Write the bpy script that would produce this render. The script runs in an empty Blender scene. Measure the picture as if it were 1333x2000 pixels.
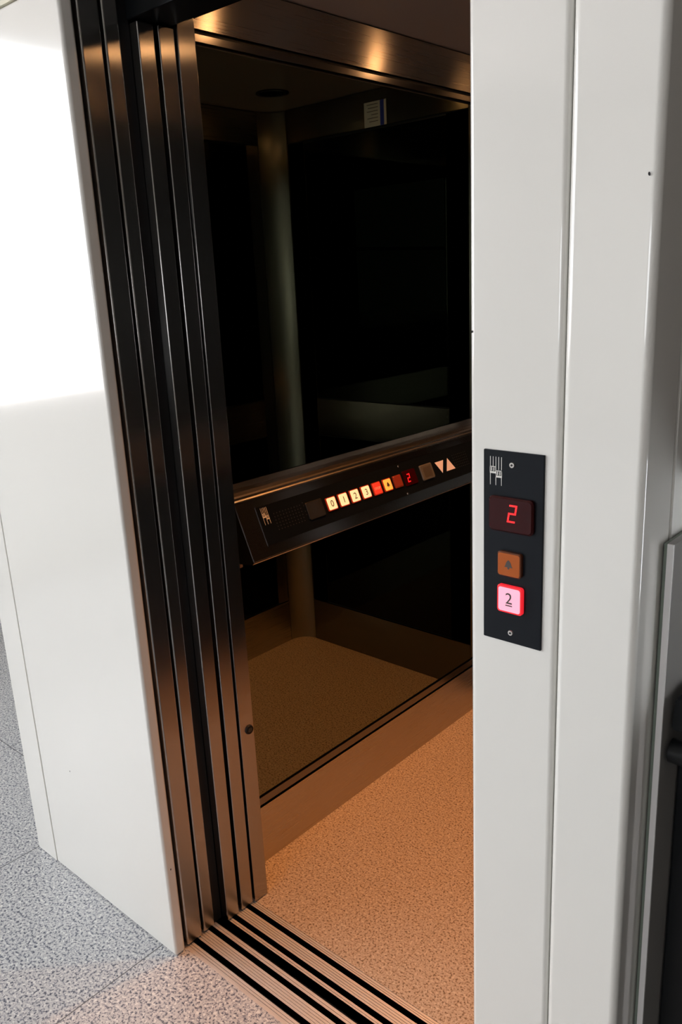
import bpy, bmesh, math, random
from mathutils import Vector, Matrix
S = bpy.context.scene
COL = S.collection
random.seed(4)

# ---------------------------------------------------------------- camera
cam_d = bpy.data.cameras.new('camera'); cam = bpy.data.objects.new('camera', cam_d); COL.objects.link(cam)
YAW, PITCH, ROLL = -0.73825, -0.27514, -0.04869
fw = Vector((math.sin(YAW)*math.cos(PITCH), math.cos(YAW)*math.cos(PITCH), math.sin(PITCH)))
rt = fw.cross(Vector((0, 0, 1))).normalized(); up = rt.cross(fw)
c_, s_ = math.cos(ROLL), math.sin(ROLL)
r2 = c_*rt + s_*up; u2 = -s_*rt + c_*up
m = Matrix.Identity(4)
for i in range(3):
    m[i][0], m[i][1], m[i][2] = r2[i], u2[i], -fw[i]
m[0][3], m[1][3], m[2][3] = 1.4405, -0.9092, 1.57
cam.matrix_world = m
cam_d.sensor_fit = 'VERTICAL'; cam_d.sensor_height = 36.0; cam_d.lens = 36.0*1608.0/2000.0
cam_d.clip_start = 0.02
S.camera = cam

# ---------------------------------------------------------------- sky, daylight, exposure
W = bpy.data.worlds.new('sky'); S.world = W; W.use_nodes = True
bg = W.node_tree.nodes['Background']
bg.inputs['Color'].default_value = (0.93, 0.96, 1.0, 1); bg.inputs['Strength'].default_value = 8.5
S.view_settings.view_transform = 'Standard'; S.view_settings.look = 'None'
S.view_settings.gamma = 1.0; S.view_settings.use_curve_mapping = False
S.view_settings.exposure = 0.0

def area_portal(name, loc, rot, sx, sy):
    d = bpy.data.lights.new(name, 'AREA'); d.shape = 'RECTANGLE'; d.size = sx; d.size_y = sy
    d.cycles.is_portal = True
    o = bpy.data.objects.new(name, d); COL.objects.link(o); o.location = loc; o.rotation_euler = rot
    return o
HY0, HX0, HX1, HZ = -7.0, -3.0, 2.8, 3.1
area_portal('daylight_portal', (HX0-0.02, -3.25, 1.92), (0, -math.pi/2, 0), 1.96, 4.5)
area_portal('daylight_portal', (1.5, HY0-0.02, 1.425), (math.pi/2, 0, 0), 2.5, 1.05)

# ---------------------------------------------------------------- materials
def mat(name, col=(.8, .8, .8), rough=.5, metal=0., spec=.5, coat=0., emit=None, estr=0., aniso=0., tangent=None, coat_rough=.03):
    m = bpy.data.materials.new(name); m.use_nodes = True
    b = m.node_tree.nodes['Principled BSDF']
    b.inputs['Base Color'].default_value = (*col, 1); b.inputs['Roughness'].default_value = rough
    b.inputs['Metallic'].default_value = metal; b.inputs['Specular IOR Level'].default_value = spec
    b.inputs['Coat Weight'].default_value = coat; b.inputs['Coat Roughness'].default_value = coat_rough
    if emit: b.inputs['Emission Color'].default_value = (*emit, 1); b.inputs['Emission Strength'].default_value = estr
    if aniso:
        b.inputs['Anisotropic'].default_value = aniso
        v = m.node_tree.nodes.new('ShaderNodeCombineXYZ')
        for i in range(3): v.inputs[i].default_value = tangent[i]
        m.node_tree.links.new(v.outputs[0], b.inputs['Tangent'])
    return m

def N(m, t, **kw):
    n = m.node_tree.nodes.new(t)
    for k, v in kw.items(): setattr(n, k, v)
    return n
def L(m, a, b): m.node_tree.links.new(a, b)

def brushed(name, col, rough, tangent, stretch, aniso=.85, var=.05):
    m = mat(name, col, rough, 1., aniso=aniso, tangent=tangent)
    b = m.node_tree.nodes['Principled BSDF']
    tc = N(m, 'ShaderNodeTexCoord'); mp = N(m, 'ShaderNodeMapping'); mp.inputs['Scale'].default_value = stretch
    no = N(m, 'ShaderNodeTexNoise'); no.inputs['Scale'].default_value = 1.; no.inputs['Detail'].default_value = 3.
    L(m, tc.outputs['Object'], mp.inputs[0]); L(m, mp.outputs[0], no.inputs[0])
    rr = N(m, 'ShaderNodeMapRange'); rr.inputs[3].default_value = rough*(1-var*2); rr.inputs[4].default_value = rough*(1+var*2)
    L(m, no.outputs[0], rr.inputs[0]); L(m, rr.outputs[0], b.inputs['Roughness'])
    bp = N(m, 'ShaderNodeBump'); bp.inputs['Strength'].default_value = .0; m.node_tree.nodes.remove(bp)
    return m

def speckle(name, base, dark, light, scale, rough, tile=None, joint=(.2, .2, .2), off=(0, 0), width=.002, mid=None, coat=0.):
    m = mat(name, base, rough, coat=coat, coat_rough=.05)
    b = m.node_tree.nodes['Principled BSDF']; tc = N(m, 'ShaderNodeTexCoord')
    v1 = N(m, 'ShaderNodeTexNoise'); v1.inputs['Scale'].default_value = scale; v1.inputs['Detail'].default_value = 3.; v1.inputs['Roughness'].default_value = .6
    v2 = N(m, 'ShaderNodeTexNoise'); v2.inputs['Scale'].default_value = scale*.8; v2.inputs['Detail'].default_value = 2.
    mp = N(m, 'ShaderNodeMapping'); mp.inputs['Location'].default_value = (31, 17, 5)
    L(m, tc.outputs['Object'], v1.inputs[0]); L(m, tc.outputs['Object'], mp.inputs[0]); L(m, mp.outputs[0], v2.inputs[0])
    r1 = N(m, 'ShaderNodeValToRGB'); e = r1.color_ramp.elements
    e[0].position = .38; e[0].color = (*dark, 1); e[1].position = .52; e[1].color = (*base, 1)
    if mid: x = e.new(.45); x.color = (*mid, 1)
    L(m, v1.outputs[0], r1.inputs[0])
    r2 = N(m, 'ShaderNodeValToRGB'); e = r2.color_ramp.elements
    e[0].position = .55; e[0].color = (0, 0, 0, 1); e[1].position = .66; e[1].color = (1, 1, 1, 1)
    L(m, v2.outputs[0], r2.inputs[0])
    mx = N(m, 'ShaderNodeMix', data_type='RGBA'); mx.inputs[7].default_value = (*light, 1)
    L(m, r2.outputs[0], mx.inputs[0]); L(m, r1.outputs[0], mx.inputs[6])
    out = mx.outputs[2]
    if tile:
        sp = N(m, 'ShaderNodeSeparateXYZ'); L(m, tc.outputs['Object'], sp.inputs[0]); last = None
        for i in (0, 1):
            a = N(m, 'ShaderNodeMath', operation='ADD'); a.inputs[1].default_value = off[i]; L(m, sp.outputs[i], a.inputs[0])
            w = N(m, 'ShaderNodeMath', operation='PINGPONG'); w.inputs[1].default_value = tile/2; L(m, a.outputs[0], w.inputs[0])
            l = N(m, 'ShaderNodeMath', operation='LESS_THAN'); l.inputs[1].default_value = width/2; L(m, w.outputs[0], l.inputs[0])
            if last is None: last = l
            else:
                q = N(m, 'ShaderNodeMath', operation='MAXIMUM'); L(m, last.outputs[0], q.inputs[0]); L(m, l.outputs[0], q.inputs[1]); last = q
        m2 = N(m, 'ShaderNodeMix', data_type='RGBA'); m2.inputs[7].default_value = (*joint, 1)
        L(m, last.outputs[0], m2.inputs[0]); L(m, out, m2.inputs[6]); out = m2.outputs[2]
    L(m, out, b.inputs['Base Color'])
    return m

def enamel(name, col):
    m = mat(name, col, .12, spec=.5, coat=.5, coat_rough=.04)
    b = m.node_tree.nodes['Principled BSDF']; tc = N(m, 'ShaderNodeTexCoord')
    no = N(m, 'ShaderNodeTexNoise'); no.inputs['Scale'].default_value = 260.
    bp = N(m, 'ShaderNodeBump'); bp.inputs['Strength'].default_value = .03; bp.inputs['Distance'].default_value = .0004
    L(m, tc.outputs['Object'], no.inputs[0]); L(m, no.outputs[0], bp.inputs['Height']); L(m, bp.outputs[0], b.inputs['Normal'])
    L(m, bp.outputs[0], b.inputs['Coat Normal'])
    return m

M_ENAMEL = enamel('white_enamel', (.79, .775, .73))
M_STEEL_V = brushed('brushed_steel_vertical', (.40, .385, .37), .21, (0, 1, 0), (700, 700, 3), aniso=.96)
M_STEEL_H = brushed('brushed_steel_along_wall', (.58, .53, .47), .28, (0, 0, 1), (500, 3, 500), aniso=.95)
M_TRIM = brushed('dark_steel_trim', (.22, .205, .19), .2, (0, 0, 1), (500, 3, 500), aniso=.3)
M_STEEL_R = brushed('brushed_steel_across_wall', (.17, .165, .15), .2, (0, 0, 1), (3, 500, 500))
M_STEEL_B = brushed('brushed_steel_console', (.46, .47, .50), .2, (1, 0, -.4), (400, 4, 400), aniso=.4, var=.01)
M_COLUMN = brushed('brushed_steel_column', (.38, .37, .34), .3, (1, 1, 0), (600, 600, 3), aniso=.96)
_n = M_COLUMN.node_tree; _g = _n.nodes.new('ShaderNodeNewGeometry'); _v = _n.nodes.new('ShaderNodeVectorMath'); _v.operation = 'CROSS_PRODUCT'; _v.inputs[1].default_value = (0, 0, 1)
_n.links.new(_g.outputs['Normal'], _v.inputs[0]); _n.links.new(_v.outputs[0], _n.nodes['Principled BSDF'].inputs['Tangent'])
M_ALU = brushed('sill_aluminium', (.74, .70, .67), .5, (0, 1, 0), (3, 900, 60), aniso=.3)
M_ALU.node_tree.nodes['Principled BSDF'].inputs['Metallic'].default_value = .55
M_MIRROR = mat('smoked_mirror', (.185, .19, .125), .012, 1.)
M_BLACKGLASS = mat('black_tinted_glass', (.012, .014, .012), .012, 1.)
M_DARKGAP = mat('black_recess', (.006, .006, .007), .6)
M_BLACK = mat('satin_black_metal', (.006, .007, .008), .3, spec=.25)
M_RUBBER = mat('black_rubber', (.007, .007, .008), .5, spec=.25)
M_PANEL = mat('black_anodised_panel', (.004, .006, .009), .3, spec=.2)
M_CAR_FLOOR = speckle('speckled_cabin_flooring', (.56, .46, .36), (.15, .10, .06), (.70, .60, .48), 190, .42, tile=.61, joint=(.38, .29, .2), off=(.17, .12), width=.0015, mid=(.44, .33, .23))
M_GRANITE = speckle('grey_granite', (.60, .60, .60), (.07, .08, .11), (.80, .80, .78), 155, .3, tile=.6, joint=(.12, .12, .13), off=(.06, .38), width=.003, mid=(.30, .31, .36))
M_WALL = mat('painted_wall', (.82, .81, .77), .7)
M_CREAM = mat('cream_textured_plaster', (.75, .72, .58), .9)
M_CEIL = mat('white_ceiling_paint', (.8, .8, .78), .8)
M_CARCEIL = mat('grey_cabin_ceiling', (.33, .30, .28), .5)
M_WINF = mat('white_window_frame', (.75, .76, .76), .35)
M_GROUND = mat('pale_terrace', (.80, .70, .66), .8)
M_LAMP = mat('lamp_glow', (1, .8, .6), .5, emit=(1., .50, .20), estr=38)
M_OFFLAMP = mat('unlit_lamp_glass', (.02, .02, .02), .3)

# ---------------------------------------------------------------- mesh helpers
def bm_new(): return bmesh.new()
def abox(bm, x0, x1, y0, y1, z0, z1, bev=0., seg=2):
    r = bmesh.ops.create_cube(bm, size=1.)
    vs = r['verts']
    bmesh.ops.scale(bm, vec=(x1-x0, y1-y0, z1-z0), verts=vs)
    bmesh.ops.translate(bm, vec=((x0+x1)/2, (y0+y1)/2, (z0+z1)/2), verts=vs)
    if bev:
        es = list({e for v in vs for e in v.link_edges})
        bmesh.ops.bevel(bm, geom=es, offset=bev, segments=seg, profile=.5, affect='EDGES')
def prism(bm, pts, vec):
    a = [bm.verts.new(p) for p in pts]; f = bm.faces.new(a)
    r = bmesh.ops.extrude_face_region(bm, geom=[f]); vs = [g for g in r['geom'] if isinstance(g, bmesh.types.BMVert)]
    bmesh.ops.translate(bm, vec=vec, verts=vs)
    return f
def cyl(bm, p, d, r, h, seg=32, r2=None):
    d = Vector(d).normalized(); q = d.to_track_quat('Z', 'Y').to_matrix().to_4x4()
    mt = Matrix.Translation(Vector(p)+d*h/2) @ q
    bmesh.ops.create_cone(bm, cap_ends=True, segments=seg, radius1=r, radius2=r if r2 is None else r2, depth=h, matrix=mt)
def ring(bm, c, ro, ri, z0, z1, seg=40):
    rows = []
    for (r, z) in ((ro, z0), (ro, z1), (ri, z1), (ri, z0)):
        rows.append([bm.verts.new((c[0]+r*math.cos(2*math.pi*k/seg), c[1]+r*math.sin(2*math.pi*k/seg), z)) for k in range(seg)])
    for i in range(4):
        A, B = rows[i], rows[(i+1) % 4]
        for k in range(seg): bm.faces.new((A[k], A[(k+1) % seg], B[(k+1) % seg], B[k]))
def obj(name, bm, m, parent=None, smooth=False, mw=None):
    bmesh.ops.recalc_face_normals(bm, faces=bm.faces)
    me = bpy.data.meshes.new(name); bm.to_mesh(me); bm.free()
    me.materials.append(m)
    if smooth:
        for p in me.polygons: p.use_smooth = True
        me.set_sharp_from_angle(angle=math.radians(35))
    o = bpy.data.objects.new(name, me); COL.objects.link(o)
    if smooth:
        wn = o.modifiers.new('face_normals', 'WEIGHTED_NORMAL'); wn.mode = 'FACE_AREA'; wn.weight = 100; wn.keep_sharp = True
    if mw is not None: o.matrix_world = mw
    if parent is not None:
        o.parent = parent; o.matrix_parent_inverse = Matrix.Identity(4)
        if mw is None and parent.location.length: o.location = -parent.location
    return o
def tag(o, label, cat, group=None, kind=None):
    o['label'] = label; o['category'] = cat
    if group: o['group'] = group
    if kind: o['kind'] = kind
    return o
def thing(name, loc, label, cat, group=None):
    o = bpy.data.objects.new(name, None); COL.objects.link(o); o.location = loc; o.empty_display_size = .05
    return tag(o, label, cat, group)
def box_obj(name, m, b, parent=None, bev=0., seg=2):
    bm = bm_new(); abox(bm, *b, bev, seg); return obj(name, bm, m, parent, smooth=bev > 0)
def struct(name, m, *boxes):
    bm = bm_new()
    for b in boxes: abox(bm, *b)
    o = obj(name, bm, m); o['kind'] = 'structure'; return o

# ---------------------------------------------------------------- hall shell
struct('floor', M_GRANITE, (HX0, HX1, HY0, .033, -.1, 0), (HX0, -.657, .033, 1.6, -.1, 0), (1.085, HX1, .033, .13, -.1, 0))
struct('ceiling', M_CEIL, (HX0-.2, HX1+.2, HY0-.2, 1.8, HZ, HZ+.1))
WY0, WY1, WZ0, WZ1 = -5.5, -1.0, .94, 2.90
struct('wall_left', M_WALL, (HX0-.06, HX0, HY0, WY0, 0, HZ), (HX0-.06, HX0, WY1, 1.6, 0, HZ), (HX0-.06, HX0, WY0, WY1, 0, WZ0), (HX0-.06, HX0, WY0, WY1, WZ1, HZ))
PX = [(.3, 1.4), (1.6, 2.7)]
PZ0, PZ1 = 1.37, 1.83
QZ0, QZ1 = .9, 1.95
bx = [(HX0, .2, HY0-.06, HY0, 0, HZ), (.2, HX1, HY0-.06, HY0, 0, QZ0), (.2, HX1, HY0-.06, HY0, QZ1, HZ),
      (.2, .3, HY0-.06, HY0, QZ0, QZ1), (1.4, 1.6, HY0-.06, HY0, QZ0, QZ1), (2.7, HX1, HY0-.06, HY0, QZ0, QZ1)]
struct('wall_back', M_WALL, *bx)
struct('wall_right', mat('dull_brown_wall', (.17, .145, .12), .6), (HX1, HX1+.2, HY0-.2, .33, 0, HZ))
struct('wall_front_left', M_WALL, (HX0, -.657, 1.6, 1.8, 0, HZ))
struct('wall_front_right', mat('taupe_wall_paint', (.13, .117, .105), .55), (1.087, HX1, .13, .33, 1.31, HZ), (1.62, HX1, .13, .33, 0, 1.31), (1.087, 1.62, .5, .55, 0, 1.31), (1.085, 1.62, .33, .5, 1.31, 1.36))
struct('wall_shaft', M_WALL, (-.657, -.60, .034, 1.8, 0, HZ), (1.05, 1.085, .0965, 1.8, 0, HZ), (-.60, 1.05, 1.75, 1.8, -.1, HZ))
struct('wall_above_door', M_CREAM, (-.657, 1.085, .0, .034, 2.45, HZ), (-.657, -.0, .0, .034, 2.10, 2.45), (.85, 1.085, .0, .034, 2.10, 2.45))
struct('ground_outside', M_GROUND, (-30, HX0-.2, -30, 10, -.25, -.15))
def window(n, horiz, a0, a1, z0, z1, wallc, verts, transom):
    bm = bm_new(); t = .05 if not horiz else .025
    def seg(a, b, c, d):
        if horiz: abox(bm, a, b, wallc-.06, wallc-.01, c, d, .004)
        else: abox(bm, wallc-.06, wallc-.01, a, b, c, d, .004)
    seg(a0, a1, z0, z0+t); seg(a0, a1, z1-t, z1); seg(a0, a0+t, z0, z1); seg(a1-t, a1, z0, z1)
    for v in verts: seg(v-.025, v+.025, z0, z1)
    if transom: seg(a0, a1, transom-.02, transom+.02)
    o = obj('window_%d' % n, bm, M_WINF); o['kind'] = 'structure'
window(1, False, WY0, WY1, WZ0, WZ1, HX0-.02, (-3.0,), 1.90)
for i, (a, b) in enumerate(PX): window(2+i, True, a, b, QZ0 if i < 2 else PZ0, QZ1 if i < 2 else PZ1, HY0-.02, (), None)

# ---------------------------------------------------------------- white surrounds of the door opening
t = thing('door_surround', (-.33, .015, 0), 'glossy white steel door surround left of the elevator opening, mirroring a window', 'door surround')
box_obj('front_panel', M_ENAMEL, (-.554, 0, 0, .029, .001, 2.098), t, .007, 6)
box_obj('edge_panel', M_ENAMEL, (-.657, -.556, 0, .033, .001, 2.098), t, .002, 2)
t = thing('door_surround', (.97, .015, 0), 'white steel door surround right of the elevator opening, carrying the black call panel', 'door surround')
box_obj('front_panel', M_ENAMEL, (.849, .9795, 0, .030, .001, 2.5), t, .008, 6)
box_obj('edge_panel', M_ENAMEL, (.9805, 1.085, -.001, .095, .001, 2.5), t, .010, 7)

# paint chips
def chip(x, z, r, label, y=-.0002, axis='y'):
    bm = bm_new()
    n = 7; pts = []
    for k in range(n):
        a = 2*math.pi*k/n; rr = r*(.6+.5*random.random())
        if axis == 'y': pts.append((x+rr*math.cos(a), y, z+1.4*rr*math.sin(a)))
        else: pts.append((y, x+rr*math.cos(a), z+2*rr*math.sin(a)))
    prism(bm, pts, (0, -.0003, 0) if axis == 'y' else (.0003, 0, 0))
    return tag(obj('paint_chip', bm, M_RUBBER), label, 'paint chip')
chip(1.073, 1.661, .0018, 'small dark paint chip high on the right white surround, near its outer corner', y=-.0021)
chip(.8535, 1.498, .0016, 'tiny dark chip at inner edge of right white surround above the call panel', y=-.0001)
chip(.014, .245, .0016, 'short dark scratch low on the reveal of the left white surround', y=.0001, axis='x')
chip(-.395, .36, .0016, 'small dark paint chip low on front of the left white surround', y=-.0001)

# ---------------------------------------------------------------- landing and car doors (telescopic, slid open to the left)
def door_leaf(name, x1, y0, y1, z1, bev, label, cat='elevator door', zb=.004):
    t = thing(name, (x1-.2, (y0+y1)/2, zb), label, cat)
    box_obj('leaf', M_STEEL_V, (-.56, x1, y0, y1, zb, z1), t, bev, 3)
    return t
door_leaf('landing_door', -.003, .0385, .085, 2.44, .0045, 'brushed steel landing door leaf edge nearest the left white surround')
door_leaf('landing_door', -.005, .0925, .1275, 2.44, .0045, 'brushed steel landing door leaf edge just before the wide black shaft gap')
door_leaf('cabin_door', .012, .1555, .1935, 2.058, .0025, 'brushed steel car door leaf edge just behind the wide black shaft gap')
door_leaf('cabin_door', .013, .2035, .2420, 2.058, .0025, 'brushed steel car door leaf edge beside the round keyhole post')
tag(box_obj('door_gap_seal', M_RUBBER, (-.06, -.012, .1285, .1545, .002, 2.44), None, .002), 'black rubber strip filling the wide gap between landing and car doors', 'seal')
bm = bm_new()
for a, b, zt in ((.0315, .0375, 2.4), (.086, .0915, 2.4), (.1945, .2025, 2.055), (.2430, .2452, 2.055)): abox(bm, -.5, -.03, a, b, .004, zt)
tag(obj('door_brush_seal', bm, M_DARKGAP), 'thin black brush seals deep in the slots between door leaves', 'seal')

# header over the car door
t = thing('car_door_header', (.42, .2, 2.05), 'dark metal header box above the elevator car doorway', 'header')
box_obj('track_cover', M_BLACK, (-.5, .95, .150, .2425, 2.062, 2.43), t, .003)
box_obj('lower_lip', M_BLACK, (.0185, .95, .2465, .292, 2.082, 2.30), t, .002)
t2 = box_obj('landing_header', M_BLACK, (.001, .849, .031, .128, 2.45, 2.7), None, .003)
tag(t2, 'black landing door header high above the sill', 'header')

# ---------------------------------------------------------------- sills
def sill(name, y0, y1, grooves, ribs, label, zt=0.0):
    t = thing(name, (.42, (y0+y1)/2, -.03), label, 'sill')
    # cross-section as a ribbed profile, extruded along X
    prof = [(y0, -.03), (y0, zt)]
    ev = []
    for a, b in grooves: ev.append((a, b, -.024))
    for a, b in ribs: ev.append((a, b, -.0012))
    for a, b, d in sorted(ev):
        prof += [(a, zt), (a, zt+d), (b, zt+d), (b, zt)]
    prof += [(y1, zt), (y1, -.03)]
    bm = bm_new()
    A = [bm.verts.new((-.55, y, z)) for y, z in prof]; B = [bm.verts.new((1.04, y, z)) for y, z in prof]
    n = len(prof)
    for k in range(n): bm.faces.new((A[k], A[(k+1) % n], B[(k+1) % n], B[k]))
    obj('profile', bm, M_ALU, t)
    bm = bm_new()
    for a, b in grooves: abox(bm, -.55, 1.04, a+.0005, b-.0005, -.0238, -.0215)
    obj('guide_groove', bm, M_DARKGAP, t)
    return t
def ribs(a, b, n):
    w = (b-a)/n; return [(a+w*(i+.78), a+w*(i+1.0)) for i in range(n-1)]
sill('landing_sill', .033, .136, [(.057, .073), (.107, .122)], ribs(.037, .057, 3)+ribs(.073, .107, 5)+ribs(.122, .136, 2), 'grooved aluminium landing sill beside the grey granite floor')
sill('car_sill', .161, .250, [(.172, .187), (.219, .234)], ribs(.161, .172, 2)+ribs(.187, .219, 5)+ribs(.234, .250, 3), 'grooved aluminium car sill at the edge of the orange lit cabin floor')
struct('light_block_1', M_DARKGAP, (-.6, 1.05, .1365, .1605, -.06, -.031))  # dark fill added under the sill gap to block light from below
struct('light_block_2', M_DARKGAP, (-.66, 1.085, .034, 1.8, -.6, -.55), (-.66, 1.085, .034, 1.8, HZ, HZ+.1), (-.66, 1.085, .02, .034, -.6, -.1), (-.66, -.6, .034, 1.8, -.6, -.001), (1.05, 1.085, .034, 1.8, -.6, -.001), (-.6, 1.05, 1.75, 1.8, -.6, -.101))  # unseen closure added around pit and shaft top to stop sky light leaking in

# ---------------------------------------------------------------- elevator car
XL, XR, YR, ZC = -.08, .91, 1.56, 2.205
car = thing('elevator_car', (.42, .9, 0), 'elevator cabin interior of brushed steel and smoked mirror glass, lit warm from above', 'elevator')
def P(name, m, *boxes, bev=0., label=None):
    bm = bm_new()
    for b in boxes: abox(bm, *b, bev)
    o = obj(name, bm, m, car, smooth=bev > 0)
    if label: o['label'] = label
    return o
RC = .08   # rounded rear corners
# floor with rounded rear corners
bm = bm_new()
pts = [(XL-.01, .2515), (XR+.01, .2515), (XR+.01, YR-RC)]
pts += [(XR-RC+(RC+.005)*math.cos(a), YR-RC+(RC+.005)*math.sin(a)) for a in [math.pi/2*k/10 for k in range(11)]]
pts += [(XL+RC+(RC+.005)*math.cos(a), YR-RC+(RC+.005)*math.sin(a)) for a in [math.pi/2+math.pi/2*k/10 for k in range(11)]]
prism(bm, [(x, y, 0.0) for x, y in pts], (0, 0, -.03))
obj('floor_covering', bm, M_CAR_FLOOR, car)
P('base_frame', M_DARKGAP, (XL-.1, XR+.1, .25, YR+.1, -.12, -.031))
# front returns
P('return_post', M_STEEL_V, (-.56, .0175, .2460, .291, .003, 2.30), bev=.0025)
P('return_post', M_STEEL_V, (.853, 1.02, .2460, .291, .003, 2.30), bev=.0025)
P('jamb_lining', M_BLACK, (.853, .978, .0320, .149, .003, 2.44))
# left wall (long smoked mirror with console)
P('kick_plate', M_STEEL_H, (XL-.02, XL, .292, YR-RC, 0, .174))
P('mirror_trim', M_TRIM, (XL-.02, XL-.001, .292, YR-RC, .181, .204), bev=.0015)
P('mirror_panel', M_MIRROR, (XL-.02, XL-.003, .292, YR-RC, .211, 1.04), (XL-.02, XL-.003, .292, YR-RC, 1.098, 2.066))
P('mirror_trim', M_TRIM, (XL-.02, XL-.0005, .292, YR-RC, 2.073, 2.090), bev=.0015)
P('shadow_gap', M_DARKGAP, (XL-.025, XL-.008, .292, YR-RC, .0, ZC))
P('top_band', M_STEEL_H, (XL-.02, XL, .292, YR-RC, 2.099, ZC-.004))
# right wall
P('kick_plate', M_STEEL_H, (XR, XR+.02, .292, YR-RC, 0, .190))
P('glass_panel', M_BLACKGLASS, (XR+.003, XR+.02, .38, YR-RC-.065, .197, .945), (XR+.003, XR+.02, .38, YR-RC-.065, 1.105, 2.075))
P('rail_band', M_STEEL_H, (XR, XR+.02, .38, YR-RC-.062, .950, 1.10))
P('wall_stile', M_STEEL_V, (XR, XR+.02, YR-RC-.062, YR-RC-.004, .195, 2.08))
P('wall_stile', M_STEEL_V, (XR, XR+.02, .292, .376, .195, 2.08))
P('shadow_gap', M_DARKGAP, (XR+.008, XR+.025, .292, YR-RC, .0, ZC))
P('top_band', M_STEEL_H, (XR, XR+.02, .292, YR-RC, 2.084, ZC-.004))
# rear wall
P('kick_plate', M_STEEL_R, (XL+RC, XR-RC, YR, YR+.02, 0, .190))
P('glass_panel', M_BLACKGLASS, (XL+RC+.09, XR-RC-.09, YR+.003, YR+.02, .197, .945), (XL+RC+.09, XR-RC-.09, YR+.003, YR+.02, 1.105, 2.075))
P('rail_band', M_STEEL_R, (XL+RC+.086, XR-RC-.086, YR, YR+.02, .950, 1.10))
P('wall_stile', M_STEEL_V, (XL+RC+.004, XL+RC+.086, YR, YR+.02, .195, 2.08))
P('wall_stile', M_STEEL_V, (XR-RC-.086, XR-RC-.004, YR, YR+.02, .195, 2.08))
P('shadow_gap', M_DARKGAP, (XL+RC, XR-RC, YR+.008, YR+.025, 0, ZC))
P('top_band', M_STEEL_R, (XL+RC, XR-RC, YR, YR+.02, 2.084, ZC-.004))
# concave corner columns
for cx, a0 in ((XR-RC, 0.), (XL+RC, math.pi/2)):
    bm = bm_new(); K = 14; lo = []; hi = []; lo2 = []; hi2 = []
    for k in range(K+1):
        a = a0+.03+(math.pi/2-.06)*k/K
        for r, A, B in ((RC, lo, hi), (RC+.012, lo2, hi2)):
            x, y = cx+r*math.cos(a), YR-RC+r*math.sin(a)
            A.append(bm.verts.new((x, y, 0))); B.append(bm.verts.new((x, y, ZC-.004)))
    for k in range(K):
        bm.faces.new((lo[k], lo[k+1], hi[k+1], hi[k])); bm.faces.new((lo2[k], hi2[k], hi2[k+1], lo2[k+1]))
        bm.faces.new((lo[k], lo2[k], lo2[k+1], lo[k+1])); bm.faces.new((hi[k], hi[k+1], hi2[k+1], hi2[k]))
    for k in (0, K): bm.faces.new((lo[k], hi[k], hi2[k], lo2[k]))
    obj('corner_column', bm, M_COLUMN, car, smooth=True)
# front header inside and outer skin
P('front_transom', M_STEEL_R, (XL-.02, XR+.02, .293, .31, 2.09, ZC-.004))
P('outer_skin', M_BLACK, (XL-.06, XL-.03, .293, YR+.06, 0, ZC+.1), (XR+.03, XR+.06, .293, YR+.06, 0, ZC+.1), (XL-.06, XR+.06, YR+.03, YR+.06, 0, ZC+.1),
  (XL-.06, XR+.06, .285, YR+.06, ZC+.10, ZC+.12), (XL-.06, XR+.06, .25, .285, 2.302, ZC+.1))
# ceiling with holes for the downlights
LP = [(.19, .64), (.19, 1.31), (.64, .64), (.64, 1.31)]
HR = .05
bm = bm_new()
def ceil_quad(x0, x1, y0, y1, c=None):
    if c is None:
        bm.faces.new([bm.verts.new(p) for p in ((x0, y0, ZC), (x1, y0, ZC), (x1, y1, ZC), (x0, y1, ZC))]); return
    n = 32; outer = []; inner = []
    for k in range(n):
        a = 2*math.pi*(k+.5)/n; dx, dy = math.cos(a), math.sin(a)
        inner.append(bm.verts.new((c[0]+HR*dx, c[1]+HR*dy, ZC)))
        tx = ((x1-c[0]) if dx > 0 else (x0-c[0]))/dx if abs(dx) > 1e-6 else 1e9
        ty = ((y1-c[1]) if dy > 0 else (y0-c[1]))/dy if abs(dy) > 1e-6 else 1e9
        tt = min(tx, ty); outer.append(bm.verts.new((c[0]+tt*dx, c[1]+tt*dy, ZC)))
    for k in range(n):
        j = (k+1) % n; bm.faces.new((inner[k], inner[j], outer[j], outer[k]))
    for X in (x0, x1):
        for Y in (y0, y1):
            v = bm.verts.new((X, Y, ZC)); ang = math.atan2(Y-c[1], X-c[0]) % (2*math.pi)
            k = int((ang/(2*math.pi)*n-.5) // 1) % n
            bm.faces.new((outer[k], outer[(k+1) % n], v))
xm, ym = .415, .975
ceil_quad(XL-.02, xm, .285, ym, LP[0]); ceil_quad(XL-.02, xm, ym, YR+.02, LP[1])
ceil_quad(xm, XR+.02, .285, ym, LP[2]); ceil_quad(xm, XR+.02, ym, YR+.02, LP[3])
bmesh.ops.remove_doubles(bm, verts=bm.verts, dist=1e-6)
me_faces = list(bm.faces)
obj('ceiling_panel', bm, M_CARCEIL, car)

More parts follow.
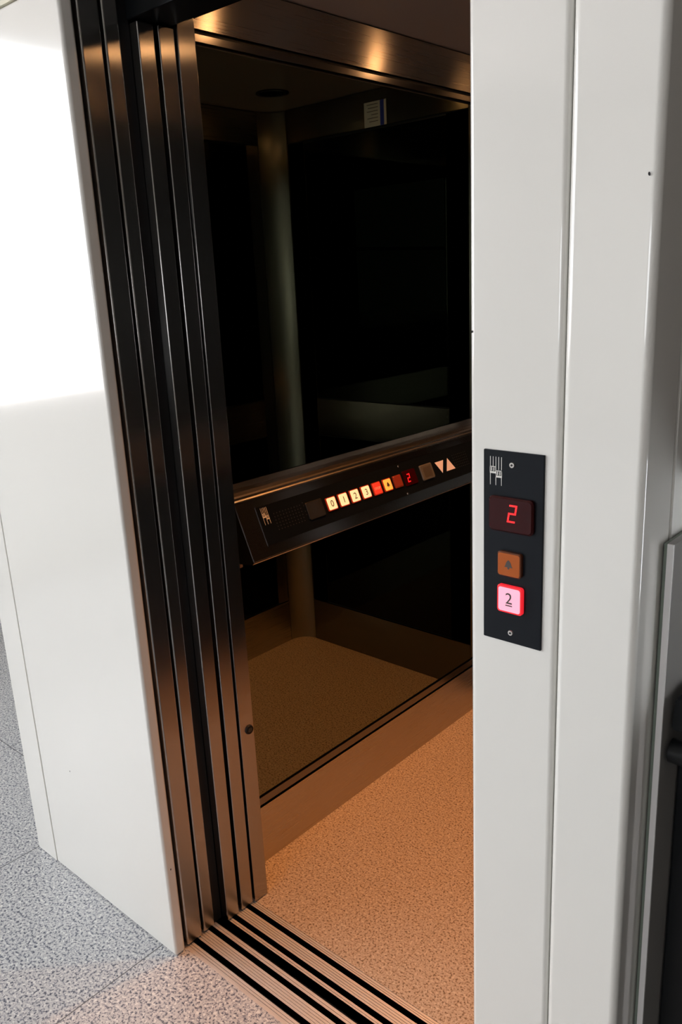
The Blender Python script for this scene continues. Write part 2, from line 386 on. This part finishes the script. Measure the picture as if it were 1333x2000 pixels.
# downlights
WARM = (1.0, .375, .105)
names = ['recessed cabin downlight on the mirror side near the doorway', 'recessed cabin downlight on the mirror side near the rear wall',
         'recessed cabin downlight on the far side near the doorway', 'unlit round downlight seen reflected in the cabin ceiling near the rear corner']
for i, (x, y) in enumerate(LP):
    lit = i != 3
    t = thing('downlight', (x, y, ZC), names[i], 'ceiling light', 'cabin ceiling downlights')
    bm = bm_new(); ring(bm, (x, y), .058, .045, ZC-.004, ZC+.0005); obj('trim_ring', bm, M_BLACK if not lit else M_STEEL_H, t, smooth=True)
    bm = bm_new(); ring(bm, (x, y), .0490, .0465, ZC+.001, ZC+.06); cyl(bm, (x, y, ZC+.06), (0, 0, 1), .049, .003); obj('can', bm, M_BLACK, t, smooth=True)
    bm = bm_new()
    if lit: cyl(bm, (x, y, ZC-.014), (0, 0, 1), .018, .064, 24, .022)
    else: cyl(bm, (x, y, ZC+.035), (0, 0, 1), .022, .02, 24, .012)
    obj('bulb', bm, M_LAMP if lit else M_OFFLAMP, t, smooth=True)
    if lit:
        d = bpy.data.lights.new('downlight_beam', 'SPOT'); d.energy = 44; d.color = WARM; d.spot_size = math.radians(84); d.spot_blend = .9
        d.shadow_soft_size = .022
        lo = bpy.data.objects.new('downlight_beam', d); COL.objects.link(lo); lo.parent = t; lo.location = (0, 0, -.028)

# ---------------------------------------------------------------- keyhole on the post
t = thing('key_switch', (.0178, .2755, .501), 'small round black key switch on the steel post beside the cabin floor', 'lock')
bm = bm_new(); cyl(bm, (.0175, .2745, .501), (1, 0, 0), .0125, .004, 32, .011); obj('barrel', bm, M_RUBBER, t, smooth=True)
bm = bm_new(); cyl(bm, (.0214, .2745, .501), (1, 0, 0), .006, .0012, 24); abox(bm, .0222, .0232, .2735, .2755, .496, .506); obj('key_slot', bm, mat('dark_lock_metal', (.08, .09, .1), .3, 1.), t)

# ---------------------------------------------------------------- control console on the left wall
TX, TZ, BX, BZ = -.069, 1.0485, -.011, .909
CY0, CY1 = .36, YR-RC-.01
con = thing('control_console', (-.045, (CY0+CY1)/2, .9), 'slanted steel elevator control console with lit floor buttons, along the smoked mirror', 'control panel')
def section(bm, pts, y0, y1): return prism(bm, [(x, y0, z) for x, z in pts], (0, y1-y0, 0))
bm = bm_new()
section(bm, [(XL-.002, 1.0485), (TX, 1.0485), (BX, BZ), (BX-.004, BZ-.006), (XL-.002, .893)], CY0, CY1)
bmesh.ops.bevel(bm, geom=[e for e in bm.edges if abs((e.verts[0].co-e.verts[1].co).y) > .5 or (max(v.co.y for v in e.verts) < CY0+.001 and abs(e.verts[0].co.z-e.verts[1].co.z) > .1)], offset=.0018, segments=2, affect='EDGES')
obj('housing', bm, M_STEEL_B, con, smooth=True)
# stepped ledge above the console
bm = bm_new()
section(bm, [(XL-.002, 1.0490), (TX, 1.0490), (TX, 1.0530), (TX-.003, 1.0560), (TX-.003, 1.0620), (TX-.006, 1.0660), (XL+.001, 1.0740), (XL+.001, 1.0840), (XL-.0005, 1.0970), (XL-.002, 1.0970)], .30, CY1)
obj('ledge', bm, brushed('brushed_steel_ledge', (.74, .68, .61), .26, (0, 0, 1), (500, 3, 500), aniso=.3), con)
bm = bm_new(); abox(bm, XL-.002, XL+.012, .352, .372, .884, .893, .001); obj('end_bracket', bm, M_STEEL_H, con)
# frame of the slanted face: local (a along +Y, b down the slope), n outward
ud = Vector((BX-TX, 0, BZ-TZ)).normalized(); nn = Vector((-ud.z, 0, ud.x))
if nn.x < 0: nn = -nn
FM = Matrix(((0, -ud.x, nn.x, TX), (1, 0, 0, 0), (0, -ud.z, nn.z, TZ), (0, 0, 0, 1)))   # local x=+Y, y=up the slope, z=out
FI = FM.inverted()
def fobj(name, bm, m, parent=None, smooth=False):
    o = obj(name, bm, m, None, smooth); o.data.transform(FM)
    par = parent or con
    o.parent = par
    # offset so that world placement stays put
    q = par; off = Vector((0, 0, 0))
    while q is not None: off += q.location; q = q.parent
    o.location = -off
    return o
def rrect(bm, a0, a1, b0, b1, z0, z1, r=.003, seg=4, top=.0):
    # rounded rectangle slab: a along, b (positive down the slope) -> local y = -b
    pts = []
    for cx, cy, s in ((a1-r, -b0-r, 0), (a0+r, -b0-r, 1), (a0+r, -b1+r, 2), (a1-r, -b1+r, 3)):
        for k in range(seg+1):
            an = math.pi/2*(s+k/seg); pts.append((cx+r*math.cos(an), cy+r*math.sin(an)))
    lo = [bm.verts.new((x, y, z0)) for x, y in pts]
    cx, cy = (a0+a1)/2, -(b0+b1)/2
    if top:
        mid = [bm.verts.new((x, y, z1-top)) for x, y in pts]
        hi = [bm.verts.new((cx+(x-cx)*(1-2*top/(a1-a0)), cy+(y-cy)*(1-2*top/(b1-b0)), z1)) for x, y in pts]
        rows = [lo, mid, hi]
    else: rows = [lo, [bm.verts.new((x, y, z1)) for x, y in pts]]
    n = len(pts)
    for A, B in zip(rows, rows[1:]):
        for k in range(n): bm.faces.new((A[k], A[(k+1) % n], B[(k+1) % n], B[k]))
    bm.faces.new(rows[-1]); bm.faces.new(list(reversed(lo)))
def glyph(txt, size, ext=.0002):
    c = bpy.data.curves.new('g', 'FONT'); c.body = txt; c.size = size; c.align_x = 'CENTER'; c.align_y = 'CENTER'; c.extrude = ext
    o = bpy.data.objects.new('g', c); COL.objects.link(o)
    bpy.context.view_layer.update()
    me = bpy.data.meshes.new_from_object(o.evaluated_get(bpy.context.evaluated_depsgraph_get()))
    bpy.data.objects.remove(o); bm = bm_new(); bm.from_mesh(me); bpy.data.meshes.remove(me)
    xs = [v.co.x for v in bm.verts]; ys = [v.co.y for v in bm.verts]
    bmesh.ops.translate(bm, vec=(-(min(xs)+max(xs))/2, -(min(ys)+max(ys))/2, 0), verts=bm.verts)
    return bm
def move(bm, x, y, z): bmesh.ops.translate(bm, vec=(x, y, z), verts=bm.verts)
def seg_two(bm, cx, cy, w, h, t, z0, z1, slant=.16):
    def bar(x0, x1, y0, y1):
        pts = [(x0, y0), (x1, y0), (x1, y1), (x0, y1)]
        prism(bm, [(cx+x+slant*y, cy+y, z0) for x, y in pts], (0, 0, z1-z0))
    g = t*.12
    bar(-w/2, w/2, h/2-t, h/2); bar(w/2-t, w/2, g, h/2-t-g); bar(-w/2, w/2, -t/2, t/2); bar(-w/2, -w/2+t, -h/2+t+g, -g-t/2); bar(-w/2, w/2, -h/2, -h/2+t)
def bell(bm, cx, cy, s, z0, z1):
    pts = [(-.5, -.30), (.5, -.30), (.36, -.12), (.28, .18), (.12, .42), (0, .5), (-.12, .42), (-.28, .18), (-.36, -.12)]
    prism(bm, [(cx+x*s, cy+y*s, z0) for x, y in pts], (0, 0, z1-z0))
    bmesh.ops.create_cone(bm, cap_ends=True, segments=12, radius1=.12*s, radius2=.12*s, depth=z1-z0, matrix=Matrix.Translation((cx, cy-.40*s, (z0+z1)/2)))

M_CREAMLIT = mat('lit_cream_button', (.6, .5, .35), .4, emit=(1., .66, .32), estr=.95)
M_AMBERLIT = mat('lit_amber_button', (.6, .3, .08), .4, emit=(1., .36, .05), estr=1.0)
M_REDLIT = mat('lit_red_button', (.5, .05, .03), .35, emit=(.8, .03, .015), estr=.75)
M_RED_EDGE = mat('red_button_rim', (.25, .02, .01), .2, emit=(.8, .05, .01), estr=.28)
M_DIMRED = mat('dim_red_button', (.20, .03, .015), .25, emit=(.4, .03, .01), estr=.12)
M_SEG = mat('red_display_segment', (.5, .01, .01), .4, emit=(1., .012, .016), estr=1.1)
M_LENS = mat('dark_red_lens', (.03, .0015, .002), .08, spec=.25)
M_ORANGE = mat('orange_button', (.34, .075, .010), .3, spec=.3, emit=(.42, .09, .010), estr=.12)
M_PINKLIT = mat('lit_pink_button', (.4, .22, .28), .4, emit=(1., .42, .56), estr=.85)
M_INK = mat('dark_ink', (.06, .045, .04), .6)
M_INKW = mat('white_ink', (.75, .73, .68), .5)
M_ARROW = mat('pale_arrow_lens', (.80, .62, .52), .35, emit=(.8, .52, .40), estr=.22)
M_CLEAR = mat('grey_clear_plastic', (.10, .10, .10), .12)
M_CLEAR2 = mat('smoky_plastic', (.02, .02, .018), .10)
M_SCREW = mat('screw_metal', (.65, .62, .58), .25, 1.)

# black inset with a thin bright lip
bm = bm_new(); rrect(bm, .4195, CY1-.05, .0205, .1240, -.0005, .0012, .001, 2); fobj('inset_rim', bm, M_STEEL_B)
bm = bm_new(); rrect(bm, .4215, CY1-.052, .0225, .1220, .0005, .0016, .001, 2); fobj('face_plate', bm, M_PANEL)
FZ = .0016
def button(a, b, m, txt=None, ts=.016, ink=M_INK, rim=M_RED_EDGE, is_bell=False, label=None, s=.0350, h=.0045):
    bm = bm_new(); rrect(bm, a-s/2-.0012, a+s/2+.0012, b-s/2-.0012, b+s/2+.0012, FZ-.001, FZ+h-.0012, .004); r = fobj('button', bm, rim, smooth=True)
    if label: r['label'] = label
    bm = bm_new(); rrect(bm, a-s/2+.001, a+s/2-.001, b-s/2+.001, b+s/2-.001, FZ, FZ+h, .0035, top=.0008); fobj('button_cap', bm, m, r, smooth=True)
    if txt: g = glyph(txt, ts); move(g, a, -b, FZ+h+.0002); fobj('symbol', g, ink, r)
    if is_bell: g = bm_new(); bell(g, a, -b, .015, FZ+h, FZ+h+.0004); fobj('symbol', g, ink, r)
    return r
b0 = .0728
for k, dgt in enumerate('0123'):
    button(.6795+.0487*k, b0, M_CREAMLIT, dgt, .0255, label='cream lit floor button %s' % dgt)
button(.8755, b0+.0005, M_REDLIT, 'STOP', .0105, M_INKW, rim=M_RED_EDGE, label='red lit stop button')
button(.9245, b0+.0002, M_AMBERLIT, is_bell=True, label='amber lit alarm bell button')
button(.9735, b0, M_DIMRED, rim=M_DIMRED, label='dim dark red button')
# display
bm = bm_new(); rrect(bm, 1.004, 1.066, .0495, .0965, FZ-.001, FZ+.003, .004, top=.0008); d = fobj('floor_display', bm, M_LENS, smooth=True)
bm = bm_new(); seg_two(bm, 1.0265, -.0735, .013, .026, .0032, FZ+.003, FZ+.0034); fobj('digit', bm, M_SEG, d)
# smoky lens squares
bm = bm_new(); rrect(bm, .5830, .6460, .0490, .0970, FZ-.001, FZ+.0045, .005, top=.0014); o = fobj('sensor_lens', bm, M_CLEAR2, smooth=True); o['label'] = 'dark square lens left of the floor buttons'
bm = bm_new(); rrect(bm, 1.0915, 1.1540, .0490, .0985, FZ-.001, FZ+.0045, .005, top=.0022); o = fobj('sensor_lens', bm, M_CLEAR, smooth=True); o['label'] = 'grey square lens beside the arrows'
bm = bm_new(); rrect(bm, 1.1035, 1.1420, .0580, .0895, FZ+.0044, FZ+.0049, .003); fobj('lens_window', bm, mat('grey_lens_inner', (.07, .065, .06), .3), o)
# arrows
bm = bm_new(); prism(bm, [(1.1755, -.0545, FZ-.0005), (1.2215, -.0545, FZ-.0005), (1.1985, -.0935, FZ-.0005)], (0, 0, .0012)); o = fobj('arrow_lamp', bm, M_ARROW); o['label'] = 'pale triangle pointing down'
bm = bm_new(); prism(bm, [(1.2215, -.0925, FZ-.0005), (1.2705, -.0925, FZ-.0005), (1.2450, -.0530, FZ-.0005)], (0, 0, .0012)); o = fobj('arrow_lamp', bm, M_ARROW); o['label'] = 'pale triangle pointing up'
for a, b in ((1.0013, .0305), (1.0013, .1175)):
    bm = bm_new(); cyl(bm, (a, -b, FZ-.0005), (0, 0, 1), .0036, .0022, 20, .0028); fobj('screw', bm, M_SCREW, smooth=True)
# speaker perforations
for a0, cols in ((.472, 10), (1.276, 8)):
    bm = bm_new()
    for i in range(cols):
        for j in range(6):
            cyl(bm, (a0+.0105*i, -(.0500+.0085*j), FZ-.0005), (0, 0, 1), .0017, .0011, 8, .0012)
    fobj('speaker_grille', bm, mat('grille_hole', (.035, .033, .032), .3))
for a, b in ((.5775, .046), (.5830-.004, .0545), (.5790, .0700), (.5790, .0790)):
    bm = bm_new(); cyl(bm, (a, -b, FZ-.0005), (0, 0, 1), .0013, .0014, 10); fobj('indicator_dot', bm, M_SCREW)

def lift_logo(bm, x0, y0, s, z0, z1):
    """pictogram of two lift cabins hung on cables; s = width"""
    def r(ax, bx, ay, by): prism(bm, [(x0+ax*s, y0+ay*s, z0), (x0+bx*s, y0+ay*s, z0), (x0+bx*s, y0+by*s, z0), (x0+ax*s, y0+by*s, z0)], (0, 0, z1-z0))
    t = .022
    for x in (.04, .27, .50, .73, .96): r(x-t, x+t, -.78 if x < .4 else -.95, 0)
    def cab(cx, yt):
        w = .25
        r(cx-w, cx+w, yt-.06, yt); r(cx-w, cx+w, yt-.52, yt-.38)
        r(cx-w, cx-w+.05, yt-.40, yt); r(cx+w-.05, cx+w, yt-.40, yt)
        for dx in (-.1, .08):
            r(cx+dx-.04, cx+dx+.04, yt-.34, yt-.16)
            bmesh.ops.create_cone(bm, cap_ends=True, segments=10, radius1=.045*s, radius2=.045*s, depth=z1-z0, matrix=Matrix.Translation((x0+(cx+dx)*s, y0+(yt-.12)*s, (z0+z1)/2)))
    cab(.25, -.72); cab(.75, -1.0)
    for x in (.04, .50, .96): r(x-t, x+t, -2.1, -1.25 if x < .4 else -1.5)
bm = bm_new(); lift_logo(bm, .4330, -.0270, .0210, FZ, FZ+.0003); fobj('logo', bm, M_INKW)

# ---------------------------------------------------------------- call panel on the right surround
cp = thing('call_panel', (.916, -.0015, 1.217), 'black elevator call panel with red floor display and two square buttons on white surround', 'call panel')
CM = Matrix(((1, 0, 0, 0), (0, 0, -1, 0), (0, 1, 0, 0), (0, 0, 0, 1)))    # local x=+X, y=+Z, z=-Y (out)
def cobj(name, bm, m, parent=None, smooth=False):
    o = obj(name, bm, m, None, smooth); o.data.transform(CM)
    o.parent = parent or cp; q = o.parent; off = Vector((0, 0, 0))
    while q is not None: off += q.location; q = q.parent
    o.location = -off
    return o
def crr(bm, x0, x1, zb, zt, d0, d1, r=.003, top=0.): rrect(bm, x0, x1, -zt, -zb, d0, d1, r, 4, top)
bm = bm_new(); crr(bm, .8725, .9600, 1.0850, 1.3490, .0001, .0030, .0012, .0006); cobj('face_plate', bm, M_PANEL, smooth=True)
Z0 = .0030
for z in (1.3319, 1.0998):
    bm = bm_new(); cyl(bm, (.9151, z, Z0-.0005), (0, 0, 1), .0043, .0022, 24, .0034); o = cobj('screw', bm, M_SCREW, smooth=True)
    bm = bm_new(); cyl(bm, (.9151, z, Z0+.0012), (0, 0, 1), .0016, .0009, 6); cobj('screw_socket', bm, M_RUBBER, o)
bm = bm_new(); lift_logo(bm, .8822, 1.3405, .0180, Z0, Z0+.0003); cobj('logo', bm, M_INKW)
bm = bm_new(); crr(bm, .8832, .9485, 1.2425, 1.2895, Z0-.001, Z0+.0060, .0060, .0022); d = cobj('floor_display', bm, M_LENS, smooth=True)
bm = bm_new(); seg_two(bm, .9190, 1.2690, .0115, .0240, .0024, Z0+.0060, Z0+.0064); cobj('digit', bm, M_SEG, d)
def cbutton(x0, x1, zb, zt, rim, cap, label, inset):
    bm = bm_new(); crr(bm, x0, x1, zb, zt, Z0-.001, Z0+.0060, .0040, .0012); r = cobj('button', bm, rim, smooth=True); r['label'] = label
    bm = bm_new(); crr(bm, x0+inset, x1-inset, zb+inset, zt-inset, Z0, Z0+.0064, .0034, .0006); cobj('button_cap', bm, cap, r, smooth=True)
    return r
r = cbutton(.8970, .9325, 1.1815, 1.2155, mat('dark_orange_rim', (.12, .03, .01), .15), M_ORANGE, 'orange button with dark bell symbol', .0014)
bm = bm_new(); bell(bm, .9145, 1.1990, .0125, Z0+.0064, Z0+.0067); cobj('symbol', bm, M_INK, r)
r = cbutton(.8970, .9345, 1.1300, 1.1685, mat('glowing_red_rim', (.4, .02, .02), .2, emit=(1., .02, .035), estr=.75), M_PINKLIT, 'pink white lit button with figure 2', .0022)
bm = glyph('2', .0220); move(bm, .9155, 1.1515, Z0+.0066); abox(bm, .9105, .9205, 1.1405, 1.1420, Z0+.0063, Z0+.0067); cobj('symbol', bm, M_INK, r)

# ---------------------------------------------------------------- notice on the rear wall (seen in the mirror)
nt = thing('notice_sticker', (.385, YR-.001, 2.12), 'white notice sticker with blue stripe at top of the cabin rear wall, seen mirrored', 'notice')
bm = bm_new(); abox(bm, .335, .435, YR-.0012, YR-.0002, 2.084, 2.165); obj('paper', bm, mat('white_paper', (.8, .82, .82), .5), nt)
bm = bm_new(); abox(bm, .345, .362, YR-.0018, YR-.0011, 2.084, 2.165); obj('stripe', bm, mat('blue_print', (.03, .06, .5), .5), nt)
bm = bm_new()
for k, w in enumerate((.05, .045, .05, .03, .048, .04)): abox(bm, .372, .372+w, YR-.0018, YR-.0011, 2.155-.011*k, 2.157-.011*k)
obj('print_lines', bm, M_INK, nt)

# ---------------------------------------------------------------- right edge of the picture
t = thing('side_panel', (1.0935, .278, 0), 'narrow upright grey panel with a pale front edge, beside the right white surround', 'panel')
box_obj('panel_core', mat('grey_side_panel', (.28, .27, .255), .3), (1.0910, 1.1000, .0690, .49, .001, 1.2390), t, .001)
o = box_obj('edge_strip', mat('pale_edge_strip', (.80, .78, .77), .3), (1.0915, 1.0998, .066, .0688, .001, 1.2390), t, .0008); o['label'] = 'pale front edge strip'
o = box_obj('edge_reflection_strip', mat('greenish_edge_reflection', (.22, .26, .22), .25), (1.0865, 1.0905, .070, .49, .001, 1.2380), t); o['label'] = 'greenish grey strip added as the reflection of the panel edge in the white surround'  # panel edge mirrored in the glossy surround, painted as a greenish strip

t = thing('black_cabinet', (1.3, .3, 0), 'black cabinet with a round bar and corner block, cut off at right edge', 'cabinet')
box_obj('body', M_BLACK, (1.1015, 1.60, .130, .480, .001, .935), t, .004)
bm = bm_new(); cyl(bm, (1.1050, .092, .945), (1, 0, 0), .0165, .45, 40); abox(bm, 1.16, 1.19, .092, .16, .915, .934); obj('round_bar', bm, M_BLACK, t, smooth=True)
bm = bm_new(); section(bm, [(1.1030, .976), (1.1010+.12, .976), (1.1010+.12, 1.035), (1.1170, 1.035), (1.1070, 1.022)], .088, .140)
bmesh.ops.bevel(bm, geom=list(bm.edges), offset=.003, segments=2, affect='EDGES')
abox(bm, 1.125, 1.21, .115, .16, .92, .98)
obj('corner_block', bm, M_BLACK, t, smooth=True)
